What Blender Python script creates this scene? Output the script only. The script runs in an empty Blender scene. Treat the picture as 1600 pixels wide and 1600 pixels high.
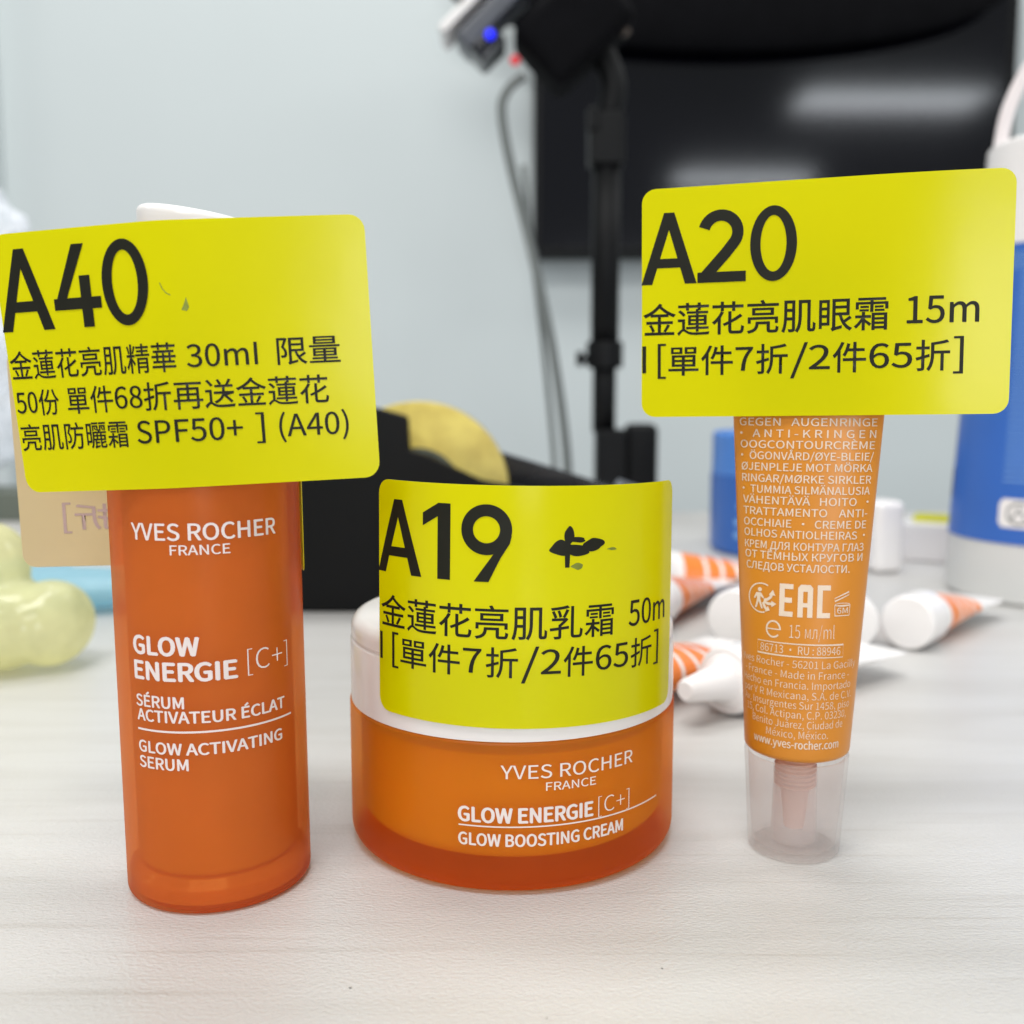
import bpy, bmesh, math, random
from mathutils import Vector, Matrix, noise
random.seed(7)
S = 0.001                      # all dimensions below are millimetres
sc = bpy.context.scene
COL = sc.collection
R = math.radians

# ------------------------------------------------------------------ camera
cam = bpy.data.cameras.new('camera'); camo = bpy.data.objects.new('camera', cam); COL.objects.link(camo)
camo.location = (0, 0, 0.090); camo.rotation_euler = (R(90 - 6.8), 0, 0)
cam.sensor_width = 36; cam.lens = 36; cam.clip_start = 0.005; cam.clip_end = 100
cam.dof.use_dof = True; cam.dof.focus_distance = 0.180; cam.dof.aperture_fstop = 14.5
sc.camera = camo
# ------------------------------------------------------------------ light of the room
w = bpy.data.worlds.new("World"); sc.world = w; w.use_nodes = True
bg = w.node_tree.nodes['Background']
bg.inputs[0].default_value = (0.90, 0.96, 1.0, 1); bg.inputs[1].default_value = 0.28
def ceiling_lamp(x, y, power):   # the panel lamps of the office ceiling
    l = bpy.data.lights.new('ceiling_lamp', 'AREA'); l.shape = 'RECTANGLE'; l.size = 1.2; l.size_y = 0.45
    l.energy = power; l.color = (1.0, 0.99, 0.965) if y > -3.5 else (.90, .95, 1.0)
    o = bpy.data.objects.new('ceiling_lamp', l); COL.objects.link(o); o.location = (x, y, 1.95)
for x, y, p in ((-0.32, -0.45, 29), (-0.25, 0.85, 18), (-0.5, -2.1, 24), (-0.9, -3.4, 20), (2.3, 0.9, 24), (2.45, -3.8, 24), (2.05, -6.3, 32), (-2.6, 0.6, 14)):
    ceiling_lamp(x, y, p)
wl = bpy.data.lights.new('added_glare_light', 'AREA'); wl.shape = 'RECTANGLE'; wl.size = .72; wl.size_y = .62; wl.energy = 15.0; wl.color = (.95, .98, 1.0)  # added lamp behind the camera, gives the tube's label its glare
wo = bpy.data.objects.new('added_glare_light', wl); COL.objects.link(wo); wo.location = (.58, -2.5, .36); wo.rotation_euler = (R(90), 0, 0)
sc.view_settings.view_transform = 'Standard'; sc.view_settings.look = 'None'
sc.view_settings.exposure = 0.15; sc.view_settings.gamma = 1.0; sc.view_settings.use_curve_mapping = False
sc.render.engine = 'CYCLES'
sc.cycles.use_denoising = True
sc.cycles.max_bounces = 14; sc.cycles.transparent_max_bounces = 24; sc.cycles.transmission_bounces = 12
sc.cycles.caustics_reflective = False; sc.cycles.sample_clamp_indirect = 6

# ------------------------------------------------------------------ materials
class NT:
    def __init__(s, name):
        s.m = bpy.data.materials.new(name); s.m.use_nodes = True; s.t = s.m.node_tree
        s.t.nodes.clear(); s.out = s.n('ShaderNodeOutputMaterial')
    def n(s, typ, **kw):
        nd = s.t.nodes.new(typ)
        for k, v in kw.items():
            if k.startswith('_'): setattr(nd, k[1:], v)
            else: nd.inputs[k.replace('__', ' ')].default_value = v
        return nd
    def l(s, a, b): s.t.links.new(a, b)
def c4(c): return (c[0], c[1], c[2], 1)
def mottled(t, base, amt, scale, stretch=(1, 1, 1)):
    co = t.n('ShaderNodeTexCoord'); mp = t.n('ShaderNodeMapping'); mp.inputs['Scale'].default_value = stretch
    t.l(co.outputs['Object'], mp.inputs['Vector'])
    no = t.n('ShaderNodeTexNoise', Scale=scale, Detail=4.0); t.l(mp.outputs[0], no.inputs['Vector'])
    rp = t.n('ShaderNodeValToRGB')
    rp.color_ramp.elements[0].position = .3; rp.color_ramp.elements[1].position = .7
    rp.color_ramp.elements[0].color = c4([v * (1 - amt) for v in base]); rp.color_ramp.elements[1].color = c4([min(1, v * (1 + amt)) for v in base])
    t.l(no.outputs['Fac'], rp.inputs['Fac'])
    return rp.outputs['Color'], no, mp
def plain(name, base, rough=.4, amt=.05, scale=60, spec=.5, metal=0, coat=0, bump=0, bscale=800, emit=None, trans=0.0):
    t = NT(name); p = t.n('ShaderNodeBsdfPrincipled', Roughness=rough, Metallic=metal)
    p.inputs['Specular IOR Level'].default_value = spec; p.inputs['Coat Weight'].default_value = coat
    col, no, mp = mottled(t, base, amt, scale); t.l(col, p.inputs['Base Color'])
    if bump:
        n2 = t.n('ShaderNodeTexNoise', Scale=bscale, Detail=2.0); t.l(mp.outputs[0], n2.inputs['Vector'])
        b = t.n('ShaderNodeBump', Strength=bump, Distance=.0003); t.l(n2.outputs['Fac'], b.inputs['Height']); t.l(b.outputs[0], p.inputs['Normal'])
    if emit:
        p.inputs['Emission Color'].default_value = c4(emit[0]); p.inputs['Emission Strength'].default_value = emit[1]
    sh = p.outputs[0]
    if trans:
        tr = t.n('ShaderNodeBsdfTranslucent'); t.l(col, tr.inputs['Color'])
        mx = t.n('ShaderNodeMixShader', Fac=trans); t.l(sh, mx.inputs[1]); t.l(tr.outputs[0], mx.inputs[2]); sh = mx.outputs[0]
    t.l(sh, t.out.inputs[0]); return t.m
def frosted(name, tint, base, clear, rough=.35, trans=.5, spec=.5, amt=.04, sheen=False):
    """frosted wall: part of the light goes straight through tinted, the rest is scattered by the wall"""
    t = NT(name); p = t.n('ShaderNodeBsdfPrincipled', Roughness=rough); p.inputs['Specular IOR Level'].default_value = spec
    col, _, _ = mottled(t, base, amt, 90); t.l(col, p.inputs['Base Color'])
    tl = t.n('ShaderNodeBsdfTranslucent'); t.l(col, tl.inputs['Color'])
    tp = t.n('ShaderNodeBsdfTransparent', Color=c4(tint))
    m1 = t.n('ShaderNodeMixShader', Fac=trans); t.l(p.outputs[0], m1.inputs[1]); t.l(tl.outputs[0], m1.inputs[2])
    m2 = t.n('ShaderNodeMixShader', Fac=clear); t.l(m1.outputs[0], m2.inputs[1]); t.l(tp.outputs[0], m2.inputs[2])
    if sheen:
        lw = t.n('ShaderNodeLayerWeight', Blend=.5); pw = t.n('ShaderNodeMath', _operation='POWER'); pw.inputs[1].default_value = 3.0; t.l(lw.outputs['Facing'], pw.inputs[0])
        fr = t.n('ShaderNodeMath', _operation='MULTIPLY'); fr.inputs[1].default_value = .35; t.l(pw.outputs[0], fr.inputs[0])
        gl = t.n('ShaderNodeBsdfGlossy', Roughness=rough); m3 = t.n('ShaderNodeMixShader')
        t.l(fr.outputs[0], m3.inputs[0]); t.l(m2.outputs[0], m3.inputs[1]); t.l(gl.outputs[0], m3.inputs[2]); m2 = m3
    t.l(m2.outputs[0], t.out.inputs[0]); return t.m

def table_material():
    t = NT('pale_wood_laminate'); p = t.n('ShaderNodeBsdfPrincipled'); p.inputs['Specular IOR Level'].default_value = .5
    co = t.n('ShaderNodeTexCoord'); mp = t.n('ShaderNodeMapping'); mp.inputs['Scale'].default_value = (5, 40, 1); mp.inputs['Rotation'].default_value = (0, 0, R(5))
    t.l(co.outputs['Object'], mp.inputs['Vector'])
    g = t.n('ShaderNodeTexNoise', Scale=1.6, Detail=6.0, Roughness=.62, Distortion=.5); t.l(mp.outputs[0], g.inputs['Vector'])
    rp = t.n('ShaderNodeValToRGB'); e = rp.color_ramp.elements
    e[0].position = .30; e[0].color = (.472, .460, .440, 1); e[1].position = .60; e[1].color = (.522, .514, .500, 1)
    t.l(g.outputs['Fac'], rp.inputs['Fac'])
    mp2 = t.n('ShaderNodeMapping'); mp2.inputs['Scale'].default_value = (14, 520, 1); mp2.inputs['Rotation'].default_value = (0, 0, R(5)); t.l(co.outputs['Object'], mp2.inputs['Vector'])
    g2 = t.n('ShaderNodeTexNoise', Scale=1.0, Detail=3.0); t.l(mp2.outputs[0], g2.inputs['Vector'])
    r2 = t.n('ShaderNodeValToRGB'); r2.color_ramp.elements[0].position = .28; r2.color_ramp.elements[0].color = (.89, .875, .855, 1); r2.color_ramp.elements[1].position = .42; r2.color_ramp.elements[1].color = (1, 1, 1, 1)
    t.l(g2.outputs['Fac'], r2.inputs['Fac'])
    mx = t.n('ShaderNodeMix', _data_type='RGBA', _blend_type='MULTIPLY'); mx.inputs[0].default_value = 1.0
    t.l(rp.outputs[0], mx.inputs[6]); t.l(r2.outputs[0], mx.inputs[7]); t.l(mx.outputs[2], p.inputs['Base Color'])
    mp3 = t.n('ShaderNodeMapping'); mp3.inputs['Scale'].default_value = (1, 1.7, 1); t.l(co.outputs['Object'], mp3.inputs['Vector'])
    fb = t.n('ShaderNodeTexNoise', Scale=1000.0, Detail=2.0); t.l(mp3.outputs[0], fb.inputs['Vector'])
    b = t.n('ShaderNodeBump', Strength=.8, Distance=.00025); t.l(fb.outputs['Fac'], b.inputs['Height']); t.l(b.outputs[0], p.inputs['Normal'])
    p.inputs['Roughness'].default_value = .30
    t.l(p.outputs[0], t.out.inputs[0]); return t.m

M = {}
M['table'] = table_material()
M['wall'] = plain('painted_wall', (.60, .65, .655), .7, .02, 2, .3)
M['yellow'] = plain('yellow_label_film', (.80, .785, .0), .2, .02, 30, .3, trans=.38, bump=.35, bscale=60)
M['backing'] = plain('label_adhesive_back', (.72, .585, .42), .5, .05, 25, .3, trans=.42)
M['ink'] = plain('black_ink', (.012, .012, .007), .5, .1, 300, .2)
M['showthrough'] = plain('ink_showing_through', (.42, .30, .28), .5, .05, 300, .3)
M['print'] = plain('white_print', (.74, .65, .63), .5, .03, 300, .3)
M['tubeprint'] = plain('pale_print', (.72, .58, .46), .5, .03, 300, .3)
M['bottle_glass'] = frosted('frosted_orange_glass', (1.0, .75, .38), (.88, .185, .045), .42, .28, .55)
M['serum'] = plain('orange_serum', (.62, .52, .10), .3, .03, 40, .4, trans=.3)
M['jar_glass'] = frosted('frosted_orange_jar_glass', (1.0, .74, .25), (.88, .15, .018), .50, .28, .55)
M['cream'] = plain('cream_cup', (.74, .80, .15), .4, .03, 40, .4, trans=.25)
M['white'] = plain('white_plastic', (.80, .775, .765), .18, .02, 40, .5)
M['lid'] = plain('white_lid_plastic', (.86, .835, .83), .16, .02, 40, .5, trans=.18)
M['tube'] = plain('orange_tube_plastic', (.66, .245, .02), .36, .04, 40, .45, trans=.12)
M['clear'] = frosted('clear_cap_plastic', (.985, .975, .97), (.90, .86, .85), .86, .14, .5, sheen=True)
M['sleeve'] = frosted('milky_plastic', (.98, .96, .955), (.92, .88, .87), .74, .25, .5, sheen=True)
M['nozzle'] = plain('pink_nozzle', (.86, .60, .50), .35, .04, 60, .4, trans=.3)
M['black'] = plain('black_plastic', (.0022, .0025, .003), .55, .15, 40, .2)
M['black_gloss'] = plain('glossy_black_plastic', (.012, .013, .017), .18, .1, 40, .5)
M['screen'] = plain('dark_screen', (.002, .002, .004), .085, .1, 3, .42)
M['cable'] = plain('grey_cable', (.15, .165, .16), .5, .05, 60)
M['cloth'] = plain('black_cloth', (.004, .004, .005), .9, .15, 40, .08)
M['grey'] = plain('grey_plastic', (.07, .077, .095), .35, .08, 60)
M['tape'] = plain('yellowed_tape', (.92, .78, .28), .14, .14, 120, .7, trans=.45)
M['blue'] = plain('blue_plastic', (.025, .115, .42), .35, .05, 30)
M['blue_dark'] = plain('blue_label', (.03, .125, .47), .4, .04, 30)
M['blue_lid'] = plain('lighter_blue_plastic', (.06, .20, .58), .35, .05, 30)
M['pale_blue_print'] = plain('pale_blue_print', (.22, .42, .74), .5, .04, 200)
M['navy'] = plain('navy_print', (.02, .03, .10), .5, .04, 200)
M['fogged'] = plain('fogged_white_plastic', (.86, .86, .84), .3, .03, 20, .5, trans=.3)
M['pouch'] = frosted('yellow_vinyl', (.98, .975, .84), (.82, .80, .50), .34, .10, .5, .6, .14)
M['cyan'] = frosted('light_blue_plastic', (.75, .93, 1.0), (.42, .68, .78), .35, .2, .4)
M['olive'] = plain('olive_grey_card', (.11, .125, .10), .6, .06, 20)
M['strap'] = plain('white_strap', (.86, .80, .80), .4, .03, 60, trans=.15)
M['blue_led'] = plain('blue_lamp', (.01, .01, .6), .4, emit=((.01, .02, 1.0), 1.4))
M['red_led'] = plain('red_lamp', (.5, .02, .03), .4, emit=((1.0, .04, .06), .28))
M['wood_strap'] = plain('brown_strap', (.10, .075, .06), .6)
M['green_smudge'] = plain('green_mark', (.20, .24, .02), .4, .3, 600)
def bag_material():
    t = NT('clear_bag_film'); p = t.n('ShaderNodeBsdfPrincipled', Roughness=.16); p.inputs['Base Color'].default_value = (.80, .83, .88, 1)
    tp = t.n('ShaderNodeBsdfTransparent', Color=(.96, .98, 1, 1)); co = t.n('ShaderNodeTexCoord'); no = t.n('ShaderNodeTexNoise', Scale=45.0, Detail=3.0, Distortion=1.5)
    t.l(co.outputs['Object'], no.inputs['Vector'])
    rp = t.n('ShaderNodeValToRGB'); rp.color_ramp.elements[0].position = .40; rp.color_ramp.elements[0].color = (.55, .55, .55, 1); rp.color_ramp.elements[1].position = .66; rp.color_ramp.elements[1].color = (.12, .12, .12, 1)
    t.l(no.outputs['Fac'], rp.inputs['Fac']); mx = t.n('ShaderNodeMixShader'); t.l(rp.outputs[0], mx.inputs['Fac']); t.l(p.outputs[0], mx.inputs[1]); t.l(tp.outputs[0], mx.inputs[2])
    t.l(mx.outputs[0], t.out.inputs[0]); return t.m
M['bag'] = bag_material()
def striped_tube_material():
    t = NT('striped_tube_plastic'); p = t.n('ShaderNodeBsdfPrincipled', Roughness=.28)
    co = t.n('ShaderNodeTexCoord'); sx = t.n('ShaderNodeSeparateXYZ'); t.l(co.outputs['Object'], sx.inputs[0])
    rp = t.n('ShaderNodeValToRGB'); rp.color_ramp.interpolation = 'CONSTANT'
    mr = t.n('ShaderNodeMapRange'); mr.inputs[1].default_value = 0.0; mr.inputs[2].default_value = 0.1; t.l(sx.outputs[0], mr.inputs[0])
    W_, O_ = (.80, .78, .77, 1), (.80, .22, .04, 1)
    e = rp.color_ramp.elements; e[0].position = 0; e[0].color = W_; e[1].position = .24; e[1].color = O_
    for pos, c in ((.33, W_), (.345, O_), (.40, W_), (.415, O_), (.47, W_), (.49, O_), (.56, W_)):
        k = e.new(pos); k.color = c
    t.l(mr.outputs[0], rp.inputs['Fac']); t.l(rp.outputs[0], p.inputs['Base Color']); t.l(p.outputs[0], t.out.inputs[0]); return t.m
M['striped'] = striped_tube_material()

# ------------------------------------------------------------------ object helpers
def link(name, bm, mat, parent=None, smooth=True, angle=None):
    me = bpy.data.meshes.new(name)
    bmesh.ops.scale(bm, vec=(S, S, S), verts=bm.verts)
    bm.to_mesh(me); bm.free()
    for m in (mat if isinstance(mat, (list, tuple)) else [mat]): me.materials.append(M[m])
    if smooth:
        me.shade_smooth()
        if angle: me.set_sharp_from_angle(angle=R(angle))
    o = bpy.data.objects.new(name, me); COL.objects.link(o)
    if BEV[0] and smooth: o.modifiers.new('flat_faces', 'WEIGHTED_NORMAL').keep_sharp = True
    BEV[0] = False
    if parent: o.parent = parent
    return o
def tag(o, label, cat, group=None):
    o['label'] = label; o['category'] = cat
    if group: o['group'] = group
    return o
def thing(name, loc, rz, label, cat, group=None):
    o = bpy.data.objects.new(name, None); COL.objects.link(o); o.empty_display_size = .01
    o.location = [v * S for v in loc]; o.rotation_euler = (0, 0, R(rz))
    return tag(o, label, cat, group)
def lathe(profile, n=128, bm=None, close=True):
    """profile of (radius, height) from bottom to top, spun about z"""
    bm = bm or bmesh.new(); rings = []
    for r, z in profile:
        if r < 1e-6: rings.append([bm.verts.new((0, 0, z))])
        else: rings.append([bm.verts.new((r * math.sin(2 * math.pi * k / n), -r * math.cos(2 * math.pi * k / n), z)) for k in range(n)])
    for a, b in zip(rings, rings[1:]):
        for k in range(n):
            k2 = (k + 1) % n
            q = [a[k % len(a)], a[k2 % len(a)], b[k2 % len(b)], b[k % len(b)]]
            q = [v for i, v in enumerate(q) if v not in q[:i]]
            if len(q) > 2: bm.faces.new(q)
    return bm
def arc(cx, cz, r, a0, a1, n=6):
    return [(cx + r * math.cos(R(a0 + (a1 - a0) * i / n)), cz + r * math.sin(R(a0 + (a1 - a0) * i / n))) for i in range(n + 1)]
BEV = [False]
def box(bm, x0, x1, y0, y1, z0, z1, bev=0, seg=2):
    b = bmesh.new(); bmesh.ops.create_cube(b, size=1)
    for v in b.verts: v.co = Vector(((x0 + x1) / 2 + v.co.x * (x1 - x0), (y0 + y1) / 2 + v.co.y * (y1 - y0), (z0 + z1) / 2 + v.co.z * (z1 - z0)))
    if bev: BEV[0] = True; bmesh.ops.bevel(b, geom=b.edges[:], offset=bev, segments=seg, profile=.5, affect='EDGES')
    merge(bm, b)
def merge(bm, b, mat=None):
    if mat: bmesh.ops.transform(b, matrix=mat, verts=b.verts)
    me = bpy.data.meshes.new('tmp'); b.to_mesh(me); b.free(); bm.from_mesh(me); bpy.data.meshes.remove(me)
def tube(bm, pts, r, n=14, sub=8, flat=None):
    P = [Vector(p) for p in pts]; Q = []
    for i in range(len(P) - 1):
        p0, p1, p2, p3 = P[max(i - 1, 0)], P[i], P[i + 1], P[min(i + 2, len(P) - 1)]
        for k in range(sub):
            t = k / sub
            Q.append(.5 * ((2 * p1) + (p2 - p0) * t + (2 * p0 - 5 * p1 + 4 * p2 - p3) * t * t + (3 * p1 - p0 - 3 * p2 + p3) * t ** 3))
    Q.append(P[-1]); prev = None; N = None
    for i, q in enumerate(Q):
        d = (Q[min(i + 1, len(Q) - 1)] - Q[max(i - 1, 0)]).normalized()
        if N is None: N = d.cross(Vector((0, 1, 0.01))).normalized()
        N = (N - d * N.dot(d)).normalized(); B = d.cross(N)
        rb = flat if flat else r
        ring = [bm.verts.new(q + N * (r * math.cos(2 * math.pi * k / n)) + B * (rb * math.sin(2 * math.pi * k / n))) for k in range(n)]
        if prev:
            for k in range(n): bm.faces.new((prev[k], prev[(k + 1) % n], ring[(k + 1) % n], ring[k]))
        else: bm.faces.new(ring[::-1])
        prev = ring
    bm.faces.new(prev)
    return bm
def prism(bm, poly, y0, y1, bev=0):
    b = bmesh.new(); lo = [b.verts.new((x, y0, z)) for x, z in poly]; hi = [b.verts.new((x, y1, z)) for x, z in poly]
    b.faces.new(lo); b.faces.new(hi[::-1])
    for k in range(len(poly)): j = (k + 1) % len(poly); b.faces.new((lo[k], hi[k], hi[j], lo[j]))
    bmesh.ops.recalc_face_normals(b, faces=b.faces)
    if bev: BEV[0] = True; bmesh.ops.bevel(b, geom=b.edges[:], offset=bev, segments=2, profile=.5, affect='EDGES')
    merge(bm, b)

FONT = None
try:
    FONT = bpy.data.fonts.load(bpy.utils.system_resource('DATAFILES') + '/fonts/Noto Sans CJK Regular.woff2')
except Exception:
    FONT = None
# ------------------------------------------------------------------ flat art (lettering, marks) laid on a surface
def poly2d(bm, pts, lift=0):
    bm.faces.new([bm.verts.new((x, y, lift)) for x, y in pts])
def ribbon(bm, pts, w, closed=False, lift=0):
    P = [Vector((p[0], p[1])) for p in pts]; n = len(P); L = []
    for i in range(n):
        a = P[(i - 1) % n] if closed or i else P[0]; b = P[(i + 1) % n] if closed or i < n - 1 else P[-1]
        d = (b - a).normalized(); nn = Vector((-d.y, d.x)); k = 1.0
        if closed or 0 < i < n - 1:
            d1 = (P[i] - a).normalized(); k = 1 / max(.5, nn.dot(Vector((-d1.y, d1.x))))
        L.append((bm.verts.new((*(P[i] + nn * w / 2 * k), lift)), bm.verts.new((*(P[i] - nn * w / 2 * k), lift))))
    for i in range(n if closed else n - 1):
        a, b = L[i], L[(i + 1) % n]; bm.faces.new((a[1], b[1], b[0], a[0]))
def circ(cx, cy, a, b, t0=0, t1=360, n=36):
    return [(cx + a * math.cos(R(t0 + (t1 - t0) * i / n)), cy + b * math.sin(R(t0 + (t1 - t0) * i / n))) for i in range(n + (0 if abs(t1 - t0) >= 360 else 1))]
def ring2d(bm, cx, cy, ao, bo, ai, bi, n=48, lift=0):
    A = [bm.verts.new((x, y, lift)) for x, y in circ(cx, cy, ao, bo, n=n)]; B = [bm.verts.new((x, y, lift)) for x, y in circ(cx, cy, ai, bi, n=n)]
    for k in range(n): j = (k + 1) % n; bm.faces.new((A[k], A[j], B[j], B[k]))
CAP, CJK0, CJK1 = (.2567 if FONT else .686), -.08, .845
def text(bm, body, x0, x1, y0, h, wt=0.0, cjk=False, align='L', flip=False, spacing=1.0, shear=0):
    """lettering fitted between x0 and x1 (x1 None: natural width), capitals of height h standing on y0"""
    fake = wt if wt > .001 and not cjk else 0
    c = bpy.data.curves.new('t', 'FONT'); c.body = body; c.size = 1; c.offset = 0 if fake else wt if cjk else wt * (.37 if FONT else 1)
    if FONT and not cjk: c.font = FONT
    c.resolution_u = 4; c.space_character = spacing; c.shear = shear
    o = bpy.data.objects.new('t', c); COL.objects.link(o)
    dg = bpy.context.evaluated_depsgraph_get()
    me = bpy.data.meshes.new_from_object(o.evaluated_get(dg))
    xs = [v.co.x for v in me.vertices]; lo, hi = min(xs), max(xs)
    ky = h / ((CJK1 - CJK0) if cjk else CAP); oy = CJK0 if cjk else 0
    kx = ky if x1 is None else (x1 - x0) / (hi - lo)
    wd = (hi - lo) * kx; off = x0 - (wd / 2 if align == 'C' else 0)
    b = bmesh.new(); b.from_mesh(me)
    for v in b.verts:
        u = (v.co.x - lo) * kx
        v.co = Vector(((off + (wd - u if flip else u)), y0 + (v.co.y - oy) * ky, v.co.z * 6))
    b.normal_update()
    bmesh.ops.reverse_faces(b, faces=[f for f in b.faces if f.normal.z < 0])
    if fake:      # heavy letters: the same outline laid a hair apart
        for i, (dx, dy) in enumerate(((-1, 0), (1, 0), (0, -.7), (0, .7), (-.7, .5), (.7, -.5))):
            e = b.copy(); bmesh.ops.translate(e, verts=e.verts, vec=(dx * fake * h * 1.35, dy * fake * h * 1.35, .006 * (i + 1))); merge(bm, e)
    merge(bm, b); bpy.data.objects.remove(o); bpy.data.curves.remove(c); bpy.data.meshes.remove(me)
def cut(bm, step, axis=0):
    if not bm.verts: return
    lo = min(v.co[axis] for v in bm.verts); hi = max(v.co[axis] for v in bm.verts); k = math.ceil(lo / step)
    no = Vector((1, 0, 0)) if axis == 0 else Vector((0, 1, 0))
    while k * step < hi:
        bmesh.ops.bisect_plane(bm, geom=bm.verts[:] + bm.edges[:] + bm.faces[:], plane_co=no * (k * step + 1e-4), plane_no=no, dist=1e-6); k += 1
def lay(bm, P, off, step=1.0, ystep=None):
    """bend flat art onto the surface P(u, v)"""
    cut(bm, step, 0)
    if ystep: cut(bm, ystep, 1)
    e = .05
    for v in bm.verts:
        u, t = v.co.x, v.co.y; p = P(u, t)
        n = (P(u + e, t) - P(u - e, t)).cross(P(u, t + e) - P(u, t - e)).normalized()
        v.co = p + n * (off + v.co.z)
    return bm
def rounded(w_, h_, r, n=6):
    out = []
    for cx, cy, a in ((w_ / 2 - r, h_ / 2 - r, 0), (-w_ / 2 + r, h_ / 2 - r, 90), (-w_ / 2 + r, -h_ / 2 + r, 180), (w_ / 2 - r, -h_ / 2 + r, 270)):
        out += [(cx + r * math.cos(R(a + 90 * i / n)), cy + r * math.sin(R(a + 90 * i / n))) for i in range(n + 1)]
    return out
def sticker(parent, P, w_, h_, lift=.15, name='price_sticker', step=1.0, ystep=4.0, thick=.14):
    f = bmesh.new(); poly2d(f, rounded(w_, h_, 2.6)); b = f.copy()
    lay(f, P, lift + thick, step, ystep); lay(b, P, lift, step, ystep)
    be = [e for e in f.edges if e.is_boundary]
    bmesh.ops.reverse_faces(b, faces=b.faces)
    for fc in b.faces: fc.material_index = 1
    nf = len(f.verts); pairs = []
    f.verts.index_update(); loop = [(e.verts[0].index, e.verts[1].index) for e in be]
    merge(f, b); f.verts.ensure_lookup_table()
    for a, c in loop:
        try: f.faces.new((f.verts[a], f.verts[c], f.verts[c + nf], f.verts[a + nf]))
        except Exception: pass
    return link(name, f, ['yellow', 'backing'], parent, True, 50)
def big_code(bm, code, x0, y0, h):
    def T(pts): return [(x + px * h, y0 + py * h) for px, py in pts]
    x = x0; lift = [0]
    def pg(pts): lift[0] += .012; poly2d(bm, T(pts), lift[0])
    def rg(cx, cy, ao, bo, ai, bi): lift[0] += .012; ring2d(bm, x + cx * h, y0 + cy * h, ao * h, bo * h, ai * h, bi * h, lift=lift[0])
    for ch in code:
        if ch == 'A':
            pg([(-.02, 0), (.135, 0), (.445, 1), (.30, 1)]); pg([(.60, 0), (.765, 0), (.445, 1), (.30, 1)]); pg([(.14, .23), (.62, .23), (.58, .36), (.18, .36)]); x += .765 * h
        elif ch == '4':
            pg([(.36, 1), (.53, 1), (.21, .34), (.03, .30), (.03, .25)]); pg([(.03, .22), (.70, .22), (.70, .36), (.03, .36)]); pg([(.42, 0), (.57, 0), (.57, .62), (.42, .62)]); x += .70 * h
        elif ch == '0':
            rg(.35, .5, .315, .515, .175, .385); x += .68 * h
        elif ch == '1':
            pg([(.24, 0), (.42, 0), (.42, 1), (.24, 1)]); pg([(.02, .69), (.30, .86), (.38, 1), (.25, 1), (.02, .86)]); x += .54 * h
        elif ch == '9':
            rg(.36, .68, .33, .33, .175, .175); pg([(.20, 0), (.395, 0), (.69, .62), (.66, .50), (.50, .43)]); x += .70 * h
        elif ch == '2':
            lift[0] += .012
            ribbon(bm, T(circ(.33, .69, .235, .235, 165, -36, 22) + [(.40, .40), (.11, .08)]), .155 * h, lift=lift[0])
            pg([(.01, 0), (.68, 0), (.68, .145), (.01, .145)]); x += .70 * h

# ------------------------------------------------------------------ setting
def struct(o): o['kind'] = 'structure'; return o
b = bmesh.new(); box(b, -2500, 2500, 1600, 1700, -760, 2200); struct(link('wall', b, 'wall', None, False))
b = bmesh.new(); box(b, -2500, -768, 1560, 1599, -760, 2200, 4); struct(link('wall_panel', b, 'wall', None, False))
tb = thing('table', (0, 0, 0), 0, 'pale whitish wood grain table under the orange bottle, jar and tube', 'table')
b = bmesh.new(); box(b, -900, 900, -250, 757, -25, 0, 1.5); link('tabletop', b, 'table', tb, True, 40)
# a few dark specks of dirt on the top
b = bmesh.new()
for x, y, r in ((-24.5, 145.5, .22), (23.5, 150.8, .18), (28.6, 128.0, .16), (5, 138, .14)):
    poly2d(b, circ(x, y, r, r * .8, n=10), .05)
sp_ = link('speck', b, 'ink', tb, False); sp_['kind'] = 'stuff'

# ------------------------------------------------------------------ serum bottle
bt = thing('serum_bottle', (-54.6, 183.2, 0), 0, 'tall frosted orange glass serum bottle carrying the yellow A40 label', 'bottle')
RB = 16.5
bt.rotation_euler = (0, R(-.4), 0)
prof = [(0, .35), (13.5, .35), (14.6, 0)] + arc(RB - 1.5, 1.5, 1.5, -85, 0, 7) + [(RB, z) for z in (20, 50, 88)] + arc(RB - 5, 90, 5, 0, 80, 6) + [(9, 95.6), (9, 100)]
link('glass_body', lathe(prof), 'bottle_glass', bt, True, 40)
link('serum', lathe([(0, 5.8)] + arc(RB - 3.4, 7.0, 1.2, -85, 0, 6) + [(RB - 2.2, 60), (RB - 2.2, 86), (8, 90), (0, 90)]), 'serum', bt, True, 40)
M['base_glass'] = plain('amber_glass_painted_glow', (.86, .62, .26), .12, .05, 40, .6, trans=.6)  # golden tone paints in the light a clear glass base gathers
link('glass_base', lathe([(0, .8), (13.2, .8), (RB - .7, 1.6), (RB - .5, 4.2), (RB - 2.0, 5.6), (0, 5.4)]), 'base_glass', bt, True, 40)
b = lathe([(0, 96), (10.2, 96), (10.2, 119)] + arc(8.7, 120, 1.5, 0, 90, 6) + [(0, 121.6)], 64)
for v in b.verts:
    if v.co.z > 110: v.co.z -= .16 * (v.co.x + 8)
    v.co.x += .8
link('cap', b, 'white', bt, True, 40)
def cyl(r): return lambda u, v: Vector((r * math.sin(u / r), -r * math.cos(u / r), v))
b = bmesh.new()
text(b, 'YVES ROCHER', -8.6, 17.1, 65.4, 2.75, .020); text(b, 'FRANCE', -1.3, 8.4, 62.9, 1.65, .016)
text(b, 'GLOW', -9.5, 2.65, 45.6, 3.1, .045); text(b, 'ENERGIE', -9.5, 8.7, 41.15, 3.1, .045); text(b, '[C+]', 10.6, 19.2, 41.9, 3.7, -.012)
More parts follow.
